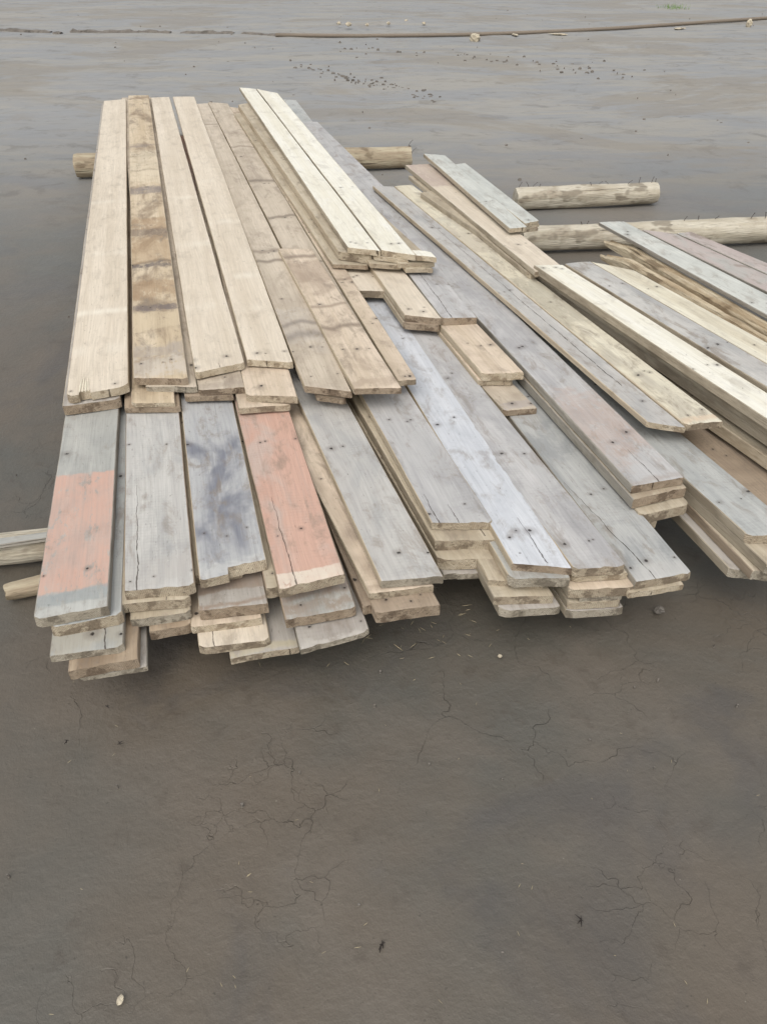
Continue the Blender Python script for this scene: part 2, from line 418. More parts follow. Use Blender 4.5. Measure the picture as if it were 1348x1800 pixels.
# column under the orange plank
d = plank(A0, .030, (491,1036), (606,1009), (418,728), length=4.6, pal='pink', side=2, end=1, nails=[.2,.62,1.15,1.7,2.3], cracks=[(-.02,.26,.36,.24)], knots=.25,
      bands=[(-.1,.05,S(222,210,192),.95,.012)], label='orange painted plank with a pale front end and a split')
plank(.229, .034, (468,1036), (560,1014), d, length=4.4, pal='dusty', side=2, end=1, label='narrow board end in the gap left of the orange plank')
plank(.195, .030, (502,1089), (626,1068), d, length=4.5, pal='grey', side=2, end=2, bands=[(.0,.05,MUD,.75,.06),(.06,.12,S(160,130,108),.5,.04)],
      label='mud stained whitish board directly below the orange plank')
plank(.160, .018, (528,1141), (650,1109), d, length=4.5, pal='warmgr', side=3, end=3, rag=2.0, bands=[(.0,.02,S(200,194,184),.7,.03)],
      label='thin pale board with chipped corner, lowest below the orange plank')
# column with three nail marks
d = plank(A0-.005, .024, (669,1021), (779,1012), (525,705), length=4.7, pal='greyl', side=0, end=3, nails=[.08,.6,1.12,1.7,2.3],
      label='beige grey plank with three dark nail marks near its end')
plank(.227, .022, (649,1044), (762,1028), (550,850), length=4.5, pal='peach', side=0, end=1, bands=[(.0,.02,MUD,.5,.03)], label='peach tan board protruding left below the three nail plank')
plank(.203, .036, (661,1078), (774,1062), (560,860), length=4.4, pal='brown', side=2, end=2, label='thick reddish brown board end close above the mud')
plank(.198, .030, (638,1066), (662,1060), d, length=3.0, pal='brown', side=2, end=2, label='sliver of brown board left of the reddish brown end')
# column with four thick ends
d = plank(.268, .024, (759,918), (868,918), (635,695), length=4.2, pal='lilac', side=0, end=1, nails=[.03,.5,1.05,1.6], cracks=[(-.02,.12,.12,.12),(-.02,.44,.06,.44)],
      label='warm grey plank set back on top of four stacked ends')
plank(.242, .034, (765,950), (873,948), (640,735), length=4.2, pal='dusty', side=0, end=1, cracks=[(-.02,.85,.1,.85)], label='dusty board end second in the stack of four left of the white plank')
plank(.207, .036, (772,984), (877,982), (642,760), length=4.2, pal='dusty', side=0, end=0, label='pale splashed thick board end third in the stack left of the white plank')
plank(.170, .020, (779,1009), (843,1007), d, length=3.6, pal='warmgr', side=3, end=3, label='narrow board end lowest in the stack left of the white plank')
# column under the white plank
d = plank(A0, .024, (901,990), (1006,999), (627,530), length=4.4, pal='white', side=0, end=2, nails=[.1,.66,1.25,1.8,2.3], cracks=[(-.02,.62,.16,.6)],
      bands=[(-.05,.03,S(150,144,146),.0,.02)], label='white washed plank with pale blue tint reaching the front')
plank(.236, .030, (897,1017), (1003,1016), d, length=4.2, pal='grey', side=0, end=3, rag=1.6, label='whitish rounded board end directly under the white plank')
plank(.206, .020, (858,1020), (960,1026), d, length=4.2, pal='dusty', side=0, end=1, label='thin board poking out left under the white plank')
plank(.186, .028, (868,1050), (973,1047), d, length=4.2, pal='dusty', side=1, end=1, label='tan board end second from the ground under the white plank')
plank(.158, .026, (880,1074), (986,1067), d, length=4.2, pal='warmgr', side=1, end=3, label='lowest pale board end under the white plank')
# column right of the white plank
d = plank(A0, .028, (1008,1000), (1102,994), (667,532), length=4.5, pal='lilac', side=0, end=1, nails=[.09,.5,1.0,1.6,2.2],
      label='lilac grey plank lying right beside the white plank')
plank(.231, .022, (1008,1012), (1103,1007), d, length=4.3, pal='dusty', side=0, end=0, rag=1.7, label='board end with peeling white flakes under the lilac plank')
plank(.207, .030, (1001,1036), (1118,1032), d, length=4.3, pal='peach', side=1, end=1, label='wide tan board third down under the lilac plank')
plank(.181, .020, (1019,1048), (1095,1044), d, length=3.2, pal='grey', side=1, end=3, label='thin whitish board end wedged fourth under the lilac plank')
plank(.160, .024, (1000,1060), (1094,1056), d, length=4.2, pal='dusty', side=1, end=1, label='thin tan board end above the lowest under the lilac plank')
plank(.135, .026, (997,1075), (1097,1068), d, length=4.2, pal='warmgr', side=1, end=3, label='lowest split board end under the lilac plank')
# column with the long jagged crack
d = plank(.225, .026, (1117,1023), (1217,1006), (901,740), length=3.5, pal='grey2', side=3, end=1, nails=[.07,.36,.9,1.4], cracks=[(-.02,.36,.42,.08)],
      bands=[(-.1,.05,S(196,192,186),.5,.05)], label='weathered grey plank with a long jagged crack, lower right front')
plank(.198, .020, (1105,1042), (1202,1027), d, length=3.4, pal='dusty', side=0, end=0, label='thin pale board directly below the jagged crack plank')

# ================================================================== the higher block at the right with the rust patch
d = plank(.295, .026, (1111,854), (1202,839), (520,214), (558,214), pal='lilac', side=3, end=2, nails=[.22,.85,1.6,2.3,3.0], cracks=[(-.02,.52,.16,.5)],
      bands=[(.14,.50,S(180,152,134),.50,.22),(.0,.02,MUD,.35,.03)], label='long grey plank with a faint rust pink patch, top of the raised block')
plank(.266, .032, (1113,878), (1207,857), d, length=2.6, pal='dusty', side=3, end=2, bands=[(.0,.02,MUD,.5,.03)], label='slant edged muddy board end below the rust patch plank')
plank(.232, .034, (1126,905), (1213,886), d, length=2.6, pal='dusty', side=1, end=1, label='thick tan board end third in the raised block')
plank(.196, .026, (1128,921), (1154,915), d, length=2.4, pal='peach', side=0, end=1, label='small orange tan board end under the raised block')
plank(.252, .020, (770,560), (815,556), (498,175), (521,176), pal='bluegr', side=3, end=3, label='blue grey plank seen behind the cream stack at the far end')

# upper pair beside it
plank(.322, .020, (1136,741), (1205,750), (655,327), (692,327), pal='greyl', side=0, end=0, nails=[.12,1.0,1.8], cracks=[(.25,.55,2.2,.75)],
      label='bluish grey plank with a slanting sawn end above the rust patch plank')
plank(.326, .022, (1205,746), (1270,741), (693,327), (724,325), pal='cream2', side=0, end=1, nails=[.06,.3,.9,1.7], rag=1.3, stain=.8,
      bands=[(.7,1.15,S(150,144,130),.5,.22),(1.5,1.8,S(178,166,150),.5,.25),(.0,.03,S(220,190,160),.5,.03)], label='blotchy cream plank alongside the slanting sawn end')

# ================================================================== lower right stack running out of the frame
plank(.250, .028, (1314,942), (1411,940), (1203,842), length=2.5, pal='bluegr', side=1, end=1, nails=[.14,.8,1.5], label='blue grey plank running out of the picture at the lower right')
plank(.221, .032, (1347,992), (1436,992), (1208,864), length=2.4, pal='dusty', side=1, end=3, label='tan board one below the blue grey right hand plank')
plank(.188, .030, (1322,1004), (1415,1008), (1214,893), length=2.4, pal='dusty', side=2, end=3, label='weathered board third down at the right edge')
plank(.157, .030, (1283,1000), (1380,1010), (1190,904), length=2.4, pal='warmgr', side=1, end=3, label='lowest diagonal sawn board in the right edge stack')
plank(.212, .028, (1455,985), (1545,972), (1205,772), length=2.7, pal='brown', side=2, end=2, label='brown shaded plank beside the blue grey right hand plank')

# right cream stack
fS1, fS1r = (1499,837), (1560,823)
d = plank(.385, .030, fS1, fS1r, (938,466), (989,465), pal='cream', side=1, end=0, nails=[.6,1.5,2.2], label='bright cream plank on the left edge of the right hand stack')
plank(.352, .030, (1494,846), (1560,834), (946,478), length=2.7, pal='dusty', side=1, end=1, label='second board in the side of the right hand stack')
plank(.319, .036, (1500,866), (1570,852), (965,504), length=2.6, pal='dusty', side=1, end=1, label='thick third board in the side of the right hand stack')
plank(.268, .038, (1500,908), (1570,895), (1271,749), length=2.2, pal='dusty', side=0, end=1, label='projecting bottom board of the right hand stack')
plank(.372, .026, (1562,810), (1612,795), (992,463), (1037,460), pal='greyl', side=1, end=1, nails=[.7,1.25,2.0], stain=.8, label='blue grey plank with dark nail smears between two cream planks')
plank(.374, .026, (1614,794), (1672,779), (1038,460), (1114,475), pal='cream2', side=1, end=1, stain=.3, knots=.2, label='plain cream plank on the right of the right hand stack')
False and plank(.342, .030, (1575,815), (1680,800), (1045,474), (1120,486), pal='dusty', side=1, end=1, label='hidden spacer board under the plain cream plank')

# far right group on the long log
plank(.262, .016, (1494,634), (1540,616), (1052,391), (1096,389), pal='lichen', side=3, end=1, nails=[.5,1.4,2.0], label='pale grey blue plank slanting over the long log')
plank(.238, .016, (1488,583), (1530,566), (1128,404), (1188,411), pal='palepk', side=3, end=1, stain=.9, label='faded pink and grey plank behind the grey blue one')
plank(.238, .016, (1533,565), (1566,553), (1189,410), (1214,407), pal='palepk', side=3, end=1, label='narrow pinkish grey plank at the far right edge')

# ================================================================== upper middle boards
plank(.372, .022, (940,478), (992,471), (712,290), (756,287), pal='tan', side=1, end=1, nails=[.3,1.1], knots=.3, stain=.2,
      bands=[(1.22,1.83,S(174,154,144),.75,.12)], label='light plank with a brownish mud splash at its far end')
plank(.348, .022, (930,482), (975,476), (718,309), (752,307), pal='dusty', side=1, end=1, rag=2.5, label='ragged ended board just under the mud splashed plank')
plank(.405, .020, (895,401), (926,399), (744,270), (783,273), pal='lichen', side=1, end=1, knots=.2, nails=[.4], label='plain grey plank leaning on the mud splashed plank')
plank(.400, .014, (922,393), (947,387), (790,291), (818,286), pal='lichen', side=0, end=0, knots=.1, nails=[.04], label='whitish plank, far right of the upper middle boards')
plank(.384, .014, (914,401), (948,393), (780,292), (810,289), pal='dusty', side=0, end=0, label='thin board under the whitish far plank')
plank(.369, .014, (905,408), (946,400), (772,296), (800,293), pal='brown', side=0, end=1, label='thin dark board lowest under the whitish far plank')

# ================================================================== the upper layer
U = dict()
plank(.298, .034, (110,714), (211,700), (180,182), (214,180), pal='warmgr', side=1, end=2, label='muddy board end under the cream plank with the splintered notch')
plank(.330, .028, (117,696), (226,678), (183,177), (222,174), pal='tan', side=0, end=0, knots=.15, stain=.2, rag=1.5, nails=[.03], notch=[(.20,.38,.018)],
      strips=[(.30,.06,.35),(.62,.04,.75),(1.25,.05,.5),(2.0,.05,.4)], label='leftmost upper plank, clean cream tan with a splintered notch')
plank(.283, .020, (219,716), (317,716), d, length=4.0, pal='mudtan', side=2, end=2, label='dark board end under the yellow broken piece') if False else \
plank(.283, .020, (219,716), (317,716), (226,300), length=4.0, pal='mudtan', side=2, end=2, label='dark board end under the yellow broken piece')
plank(.300, .015, (231,709), (308,707), (234,300), length=3.8, pal='stain', side=2, end=0, rag=2.5, label='broken yellow board end in the second upper column')
plank(.318, .022, (257,680), (347,680), (214,172), (266,170), pal='tan2', side=1, end=3, label='board sticking out right beneath the heavily stained plank')
plank(.345, .026, (235,664), (331,665), (226,168), (262,167), pal='stain', side=0, end=2, knots=1.0, nails=[.10,.55,.98,1.5,2.1], waves=3, stain=.9,
      bands=[(.0,.14,S(206,196,182),.8,.10),(.14,.22,S(170,160,150),.7,.06),(.34,.50,S(206,188,158),.8,.08),(.50,.56,S(104,96,98),.8,.06),(.62,.80,S(164,136,104),.75,.14),(.93,1.0,S(92,84,84),.85,.07),(1.0,1.3,S(172,144,110),.6,.15),(1.35,1.45,S(120,104,90),.75,.09),(1.45,1.6,S(164,134,100),.6,.12),(2.0,2.12,S(120,112,112),.7,.08),(2.2,2.9,S(220,206,180),.7,.15),(3.0,3.06,S(140,128,120),.6,.08)],
      label='brown stained plank with dark bands, second from the left on top')
plank(.292, .020, (325,697), (410,694), (262,300), length=4.0, pal='brown', side=1, end=2, label='brownish low board end left of the clean pale one')
plank(.315, .022, (349,685), (431,681), (280,300), length=4.0, pal='tan2', side=1, end=2, bands=[(.0,.03,S(168,154,140),.5,.03)], label='weathered board end beneath the third upper plank')
plank(.345, .024, (343,656), (430,637), (266,172), (298,170), pal='tan', side=0, end=0, knots=.15, stain=.15, nails=[.02,.09],
      strips=[(.52,.05,.7),(1.2,.06,.4),(1.9,.05,.4)], cracks=[(-.02,.5,.05,.5)], label='third upper plank, plain cream tan with an upturned end')
plank(.290, .022, (419,718), (511,711), (340,300), length=4.0, pal='peach', side=1, end=1, label='peach board end resting on the orange plank')
plank(.317, .026, (433,694), (523,698), (350,300), length=4.0, pal='peach', side=0, end=1, nails=[.03], label='clean pale board protruding beyond the fourth upper plank')
plank(.348, .024, (434,632), (516,637), (304,170), (342,170), pal='tan', side=0, end=0, knots=.12, stain=.15, nails=[.02],
      strips=[(.40,.05,.3),(.72,.05,.7),(1.4,.05,.5),(2.1,.05,.3)], label='fourth upper plank, plain cream tan')
plank(.302, .020, (556,695), (609,702), (470,450), length=3.5, pal='peach', side=2, end=2, label='small board end under the blotchy greyish plank')
plank(.340, .024, (535,678), (619,688), (342,183), (366,181), pal='tan2', side=0, end=2, knots=.6, nails=[.04,.24,.7,1.2], waves=5, stain=.4,
      bands=[(.25,.6,S(190,184,178),.3,.2)], label='blotchy greyish tan plank with dents, fifth on top')
plank(.332, .020, (600,640), (676,637), (366,180), (401,182), pal='tan2', side=0, end=2, waves=5, stain=.6, label='long knotty board running under the short patched one')
plank(.356, .022, (622,683), (706,681), (489,437), (548,437), pal='peach', side=0, end=2, knots=.6, nails=[.25,.65], waves=4, stain=.7,
      bands=[(.0,.05,MUD,.45,.05),(.85,1.1,MUD,.5,.1)], label='shorter brown mottled plank whose far end lies on another')
plank(.330, .020, (700,669), (733,666), (404,188), (425,190), pal='peach', side=0, end=1, waves=4, stain=.7, label='narrow peach strip beside the brown mottled plank')

# ================================================================== pale stack in the middle
plank(.352, .018, (585,464), (648,467), (412,200), (440,196), pal='dusty', side=0, end=2, label='thin dark ended board, bottom left of the cream stack')
plank(.372, .020, (650,462), (705,466), (455,210), (480,208), pal='dusty', side=0, end=1, label='shadowed board end in the middle of the cream stack')
plank(.362, .018, (713,473), (762,472), (520,260), (541,258), pal='dusty', side=0, end=1, label='lowest thin board end at the right of the cream stack')
plank(.382, .020, (700,463), (764,461), (505,245), (524,243), pal='dusty', side=0, end=1, label='wavy board end below the white spacer of the cream stack')
plank(.390, .036, (595,442), (655,450), (419,184), (446,180), pal='dusty', side=0, end=1, label='thick board under the left side of the cream stack')
plank(.392, .018, (658,450), (718,458), (455,190), (482,188), pal='dusty', side=0, end=0, label='warped board end second in the cream stack')
plank(.414, .022, (731,449), (767,452), (722,440), (757,442), pal='cream', side=0, end=0, nails=[], knots=0, label='short pale offcut at the right front of the cream stack')
plank(.418, .024, (611,435), (669,440), (421,154), (450,156), pal='cream', side=1, end=0, knots=.25, nails=[.04], stain=.2, label='left bright cream plank on top of the middle stack')
plank(.418, .024, (670,439), (731,448), (451,156), (488,163), pal='cream', side=1, end=0, knots=.3, nails=[.04,.9], stain=.2, label='right bright cream plank on top of the middle stack')

# stepped boards in front of it
plank(.315, .030, (622,511), (682,512), (596,474), length=3.4, pal='tan', side=0, end=1, nails=[.12], stain=.3, label='short stretch of pale plank just below the cream stack')
plank(.332, .030, (776,559), (838,557), (713,476), length=3.2, pal='lilac', side=3, end=2, cracks=[(.0,.3,1.2,.5)], nails=[.3], label='lilac grey plank split lengthwise at the centre of the pile')
plank(.336, .026, (711,553), (776,559), (653,471), length=3.3, pal='tan', side=0, end=2, nails=[.03], knots=.1, stain=.15, label='smooth pale plank with four nail marks at its end')
plank(.309, .026, (710,567), (774,572), (653,484), length=3.2, pal='brown', side=0, end=2, label='reddish board end under the smooth pale plank')
plank(.303, .028, (847,656), (920,655), (776,574), length=2.8, pal='peach', side=0, end=0, knots=.9, nails=[.2], rag=1.5, stain=.5, label='peach plank with knots and a chipped end')
plank(.274, .022, (840,669), (903,667), (776,590), length=2.8, pal='peach', side=0, end=1, label='board end directly under the peach knotty plank')
plank(.250, .022, (886,722), (945,717), (850,683), length=2.6, pal='tan2', side=1, end=2, bands=[(.0,.04,S(178,168,160),.8,.015)], nails=[.03], label='lowest stepped plank with a grey band at its end')

# ================================================================== logs
def log_mat(name, ca, cb, cc):
    g = G(name)
    tc = g.n('ShaderNodeTexCoord'); sp = g.n('ShaderNodeSeparateXYZ'); g.t.links.new(tc.outputs['Object'], sp.inputs[0])
    x, y, z = sp.outputs
    a = g.noise(g.vec(g.ma('MULTIPLY', x, 3.0), g.ma('MULTIPLY', y, 26.0), g.ma('MULTIPLY', z, 26.0)), 1.0, 5, .65)
    b = g.noise(g.vec(g.ma('MULTIPLY', x, .9), y, z), 7.0, 4, .6, .4)
    c = g.noise(g.vec(g.ma('MULTIPLY', x, 1.0), g.ma('MULTIPLY', y, 2.0), g.ma('MULTIPLY', z, 2.0)), 4.0, 3, .6)
    f = g.noise(g.vec(g.ma('MULTIPLY', x, 14.0), g.ma('MULTIPLY', y, 150.0), g.ma('MULTIPLY', z, 150.0)), 1.0, 3)
    col = g.mix(g.ramp(a, .35, .62), ca, cb)
    col = g.mix(g.ramp(b, .50, .72, 0, .55), col, cc)
    col = g.mix(g.ramp(c, .60, .66, 0, .6), col, tuple(v * .6 for v in cc))
    col = g.mix(g.ramp(f, .58, .75, 0, .5), col, tuple(v * .4 for v in cc))
    ckl = g.noise(g.vec(g.ma('MULTIPLY', x, 1.1), g.ma('MULTIPLY', y, 34.0), g.ma('ADD', g.ma('MULTIPLY', z, 34.0), 5.0)), 1.0, 4, .6)
    col = g.mix(g.ramp(ckl, .655, .69, 0, .8), col, S(84, 72, 58))
    g.bump(g.ma('SUBTRACT', g.ma('ADD', a, g.ma('ADD', b, f)), g.ramp(ckl, .64, .70)), .006, 1.0)
    return g.out(col, .75, .25)
LOG = log_mat('log_pale_wood', S(214,206,188), S(190,180,160), S(148,134,114))
LOGM = log_mat('log_muddy_wood', S(196,184,158), S(168,152,128), S(136,116,92))
BEAM = log_mat('beam_splintered_wood', S(216,202,174), S(178,158,128), S(132,110,84))
NAILM = G('rusty_nail_metal'); NAILM.b.inputs['Metallic'].default_value = .6; NAILM = NAILM.out(S(70,58,50), .6, .5)
KNOT = G('dark_knot_wood').out(S(104,84,64), .8, .2)

def frame_of(p, q):
    X = (q - p).normalized(); Yl = Vector((0, 0, 1)).cross(X).normalized(); Z = X.cross(Yl)
    return Matrix(((X.x, Yl.x, Z.x, p.x), (X.y, Yl.y, Z.y, p.y), (X.z, Yl.z, Z.z, p.z), (0, 0, 0, 1)))

def make_log(p, q, r0, r1, mat, seed, label, flat=0.0, endcut=0.0, group=None, rough=.05, squash=1.0, name='wooden_log', cat='log'):
    Ln = (q - p).length; NU = max(20, int(Ln / .025)); NA = 40
    verts, faces = [], []
    knots = []
    rnd = random.Random(seed)
    for _ in range(int(Ln * 6)): knots.append((rnd.uniform(0, Ln), rnd.uniform(0, 6.28), rnd.uniform(.015, .03), rnd.uniform(.004, .009)))
    for i in range(NU + 1):
        x = Ln * i / NU; r = r0 + (r1 - r0) * i / NU
        if i in (0, NU): r *= .93
        bend = noise.noise(Vector((x * .8, seed, 0))) * .012
        for k in range(NA):
            a = 2 * math.pi * k / NA
            rr = r * (1 + rough * noise.noise(Vector((x * 2.5, math.cos(a) * 1.4, math.sin(a) * 1.4 + seed))) + rough * .35 * noise.noise(Vector((x * 12, math.cos(a) * 5, math.sin(a) * 5 + seed))))
            for (kx, ka, kr, kh) in knots:
                dx = x - kx; da = (a - ka + math.pi) % (2 * math.pi) - math.pi
                d2 = (dx * dx + (da * r) ** 2) / (kr * kr)
                if d2 < 1: rr += kh * (1 - d2) * (1 if d2 > .25 else .3)
            zz = math.sin(a) * rr * squash
            if flat and zz > r * flat: zz = r * flat + (zz - r * flat) * .25
            ex = 0
            if i == 0: ex = endcut * math.sin(a) * r + .006 * noise.noise(Vector((a, seed, 2)))
            if i == NU: ex = endcut * math.sin(a) * r + .006 * noise.noise(Vector((a, seed, 8)))
            verts.append((x + ex, math.cos(a) * rr + bend, zz))
    for i in range(NU):
        for k in range(NA):
            a, b = i * NA + k, i * NA + (k + 1) % NA
            faces.append((a, a + NA, b + NA, b))
    for i, fl in ((0, 0), (NU, 1)):
        c = len(verts); x = Ln * i / NU
        verts.append((x + (.004 if fl else -.004), verts[i * NA][1] - (r0 if not fl else r1) * .9, 0))
        for k in range(NA):
            a, b = i * NA + k, i * NA + (k + 1) % NA
            faces.append((c, a, b) if fl == 0 else (c, b, a))
    me = bpy.data.meshes.new(name); me.from_pydata(verts, [], faces)
    me.polygons.foreach_set('use_smooth', [True] * len(faces)); me.set_sharp_from_angle(angle=math.radians(50))
    o = link(name, me, [mat]); o.matrix_world = frame_of(p, q)
    return tag(o, label, cat, group)

def nail_mesh(h, r, bendx, bendy, head=True):
    verts, faces = [], []; NA = 6; NS = 5
    for i in range(NS + 1):
        u = i / NS; c = Vector((bendx * u * u, bendy * u * u, h * u))
        for k in range(NA):
            a = 6.2832 * k / NA; verts.append((c.x + math.cos(a) * r, c.y + math.sin(a) * r, c.z))
    for i in range(NS):
        for k in range(NA):
            a, b = i * NA + k, i * NA + (k + 1) % NA; faces.append((a, b, b + NA, a + NA))
    if head:
        b0 = len(verts)
        for zz in (h, h + .0015):
            for k in range(NA):
                a = 6.2832 * k / NA; verts.append((bendx + math.cos(a) * r * 2.2, bendy + math.sin(a) * r * 2.2, zz))
        for k in range(NA):
            a, b = b0 + k, b0 + (k + 1) % NA; faces.append((a, b, b + NA, a + NA))
        faces.append(tuple(range(b0 + NA, b0 + 2 * NA))); faces.append(tuple(range(b0 + NA - 1, b0 - 1, -1)))
    me = bpy.data.meshes.new('nail'); me.from_pydata(verts, [], faces); me.materials.append(NAILM); return me

def nails_on(log, spots):
    for i, (x, yo, z, h, bx, by) in enumerate(spots):
        o = bpy.data.objects.new('nail', nail_mesh(h, .0016, bx, by)); scene.collection.objects.link(o)
        o.parent = log; o.location = (x, yo, z)

def ground_log(pa, pb, ra, rb, *a, **k):
    """pa, pb: photo pixels where the underside of each end meets the ground"""
    p, q = unproj(*pa, 0.0, tilt=False), unproj(*pb, 0.0, tilt=False)
    # the visible lower outline is the tangent, the axis lies a little behind it
    for v, r in ((p, ra), (q, rb)):
        v.y += r * .75; v.z = r * .97
    return make_log(p, q, ra, rb, *a, **k)
LG = 'round logs the pile rests on'
lA = ground_log((134,315), (722,297), .080, .074, LOGM, 3, 'muddy round log under the far end of the pile, both ends showing', group=LG)
LA = (unproj(722,297,0,False) - unproj(134,315,0,False)).length
nails_on(lA, [(LA - .02, .0, .066, .05, .03, .0), (LA + .002, -.03, .03, .04, .03, -.01)])
lB = ground_log((905,372), (1152,361), .066, .068, LOG, 11, 'short pale log with a row of bent nails along its top', group=LG, rough=.12)
nx = [.02, .09, .12, .16, .52, .58, .65, .78, .86, .95, .99]
rn = random.Random(5)
LB = (unproj(1152,361,0,False) - unproj(905,372,0,False)).length
nails_on(lB, [(f * LB, rn.uniform(-.015, .02), .058, rn.uniform(.02, .042), rn.uniform(-.02, .03), rn.uniform(-.01, .01)) for f in nx])
lC = ground_log((915,446), (1420,428), .068, .072, LOG, 17, 'long pale log crossing behind the right hand boards to the frame edge', group=LG, rough=.12)
LC = (unproj(1420,428,0,False) - unproj(915,446,0,False)).length
nails_on(lC, [(f * LC, rn.uniform(-.01, .02), .062, rn.uniform(.02, .045), rn.uniform(-.02, .02), 0) for f in (.20, .22, .55, .60, .66, .78, .83)])
lD = ground_log((-60,1006), (300,968), .046, .048, LOG, 23, 'pale log under the left front of the pile, cut off by the left edge', group=LG, rough=.09)
lE = ground_log((12,1060), (230,1018), .024, .034, LOGM, 29, 'thin tapering pole end beside the left front corner', group=LG, rough=.10)
# supports out of sight at the front right
ground_log((560,950), (1180,900), .05, .05, LOG, 37, 'pale support log hidden in the dark under the middle columns', group=LG) if False else None

# thin split slat lying along the left log
p, q = unproj(-60, 968, .0, False), unproj(130, 948, .0, False)
plank(.105, .014, (-40,962), (-42,952), (120,938), (119,930), pal='grey', side=3, end=1, nails=[], label='weathered slat lying along the top of the left front log', group='slats by the left log')

# two splintered beams under the grey blue plank
def beam(pa, pb, w_, h_, seed, label, zc):
    p, q = unproj(*pa, zc), unproj(*pb, zc); Ln = (q - p).length
    NU = int(Ln / .02); verts, faces = [], []
    prof = [(-.5, 0), (-.5, .7), (-.35, .95), (0, 1.0), (.35, .9), (.5, .65), (.5, 0)]
    NP = len(prof)
    for i in range(NU + 1):
        x = Ln * i / NU; e = 0
        for j, (a, b) in enumerate(prof):
            nz = noise.noise(Vector((x * 3, j * .9, seed))) * .06 + noise.noise(Vector((x * 14, j * 2.1, seed))) * .03
            tp = min(1.0, .35 + x / .25) if b > .5 else 1.0
            ex = -abs(noise.noise(Vector((j * 1.7, seed, 4)))) * .09 if i == 0 else 0
            groove = -.12 if (j == 3) and noise.noise(Vector((x * 1.2, seed, 9))) > -.2 else 0
            verts.append((x + ex, (a + nz * .25) * w_, (b * tp + (nz + groove) * (1 if b > .3 else 0)) * h_ - h_))
    for i in range(NU):
        for j in range(NP):
            a, b = i * NP + j, i * NP + (j + 1) % NP; faces.append((a, a + NP, b + NP, b))
    faces.append(tuple(range(NP))); faces.append(tuple(range(NU * NP + NP - 1, NU * NP - 1, -1)))
    me = bpy.data.meshes.new('splintered_beam'); me.from_pydata(verts, [], faces)
    o = link('splintered_beam', me, [BEAM]); o.matrix_world = frame_of(p, q)
    return tag(o, label, 'beam', 'splintered beams at the right')
beam((1076,413), (1440,622), .062, .05, 3, 'upper splintered brown beam beneath the grey blue plank', .240)
beam((1068,434), (1440,646), .050, .06, 8, 'lower splintered brown beam with a torn end', .225)

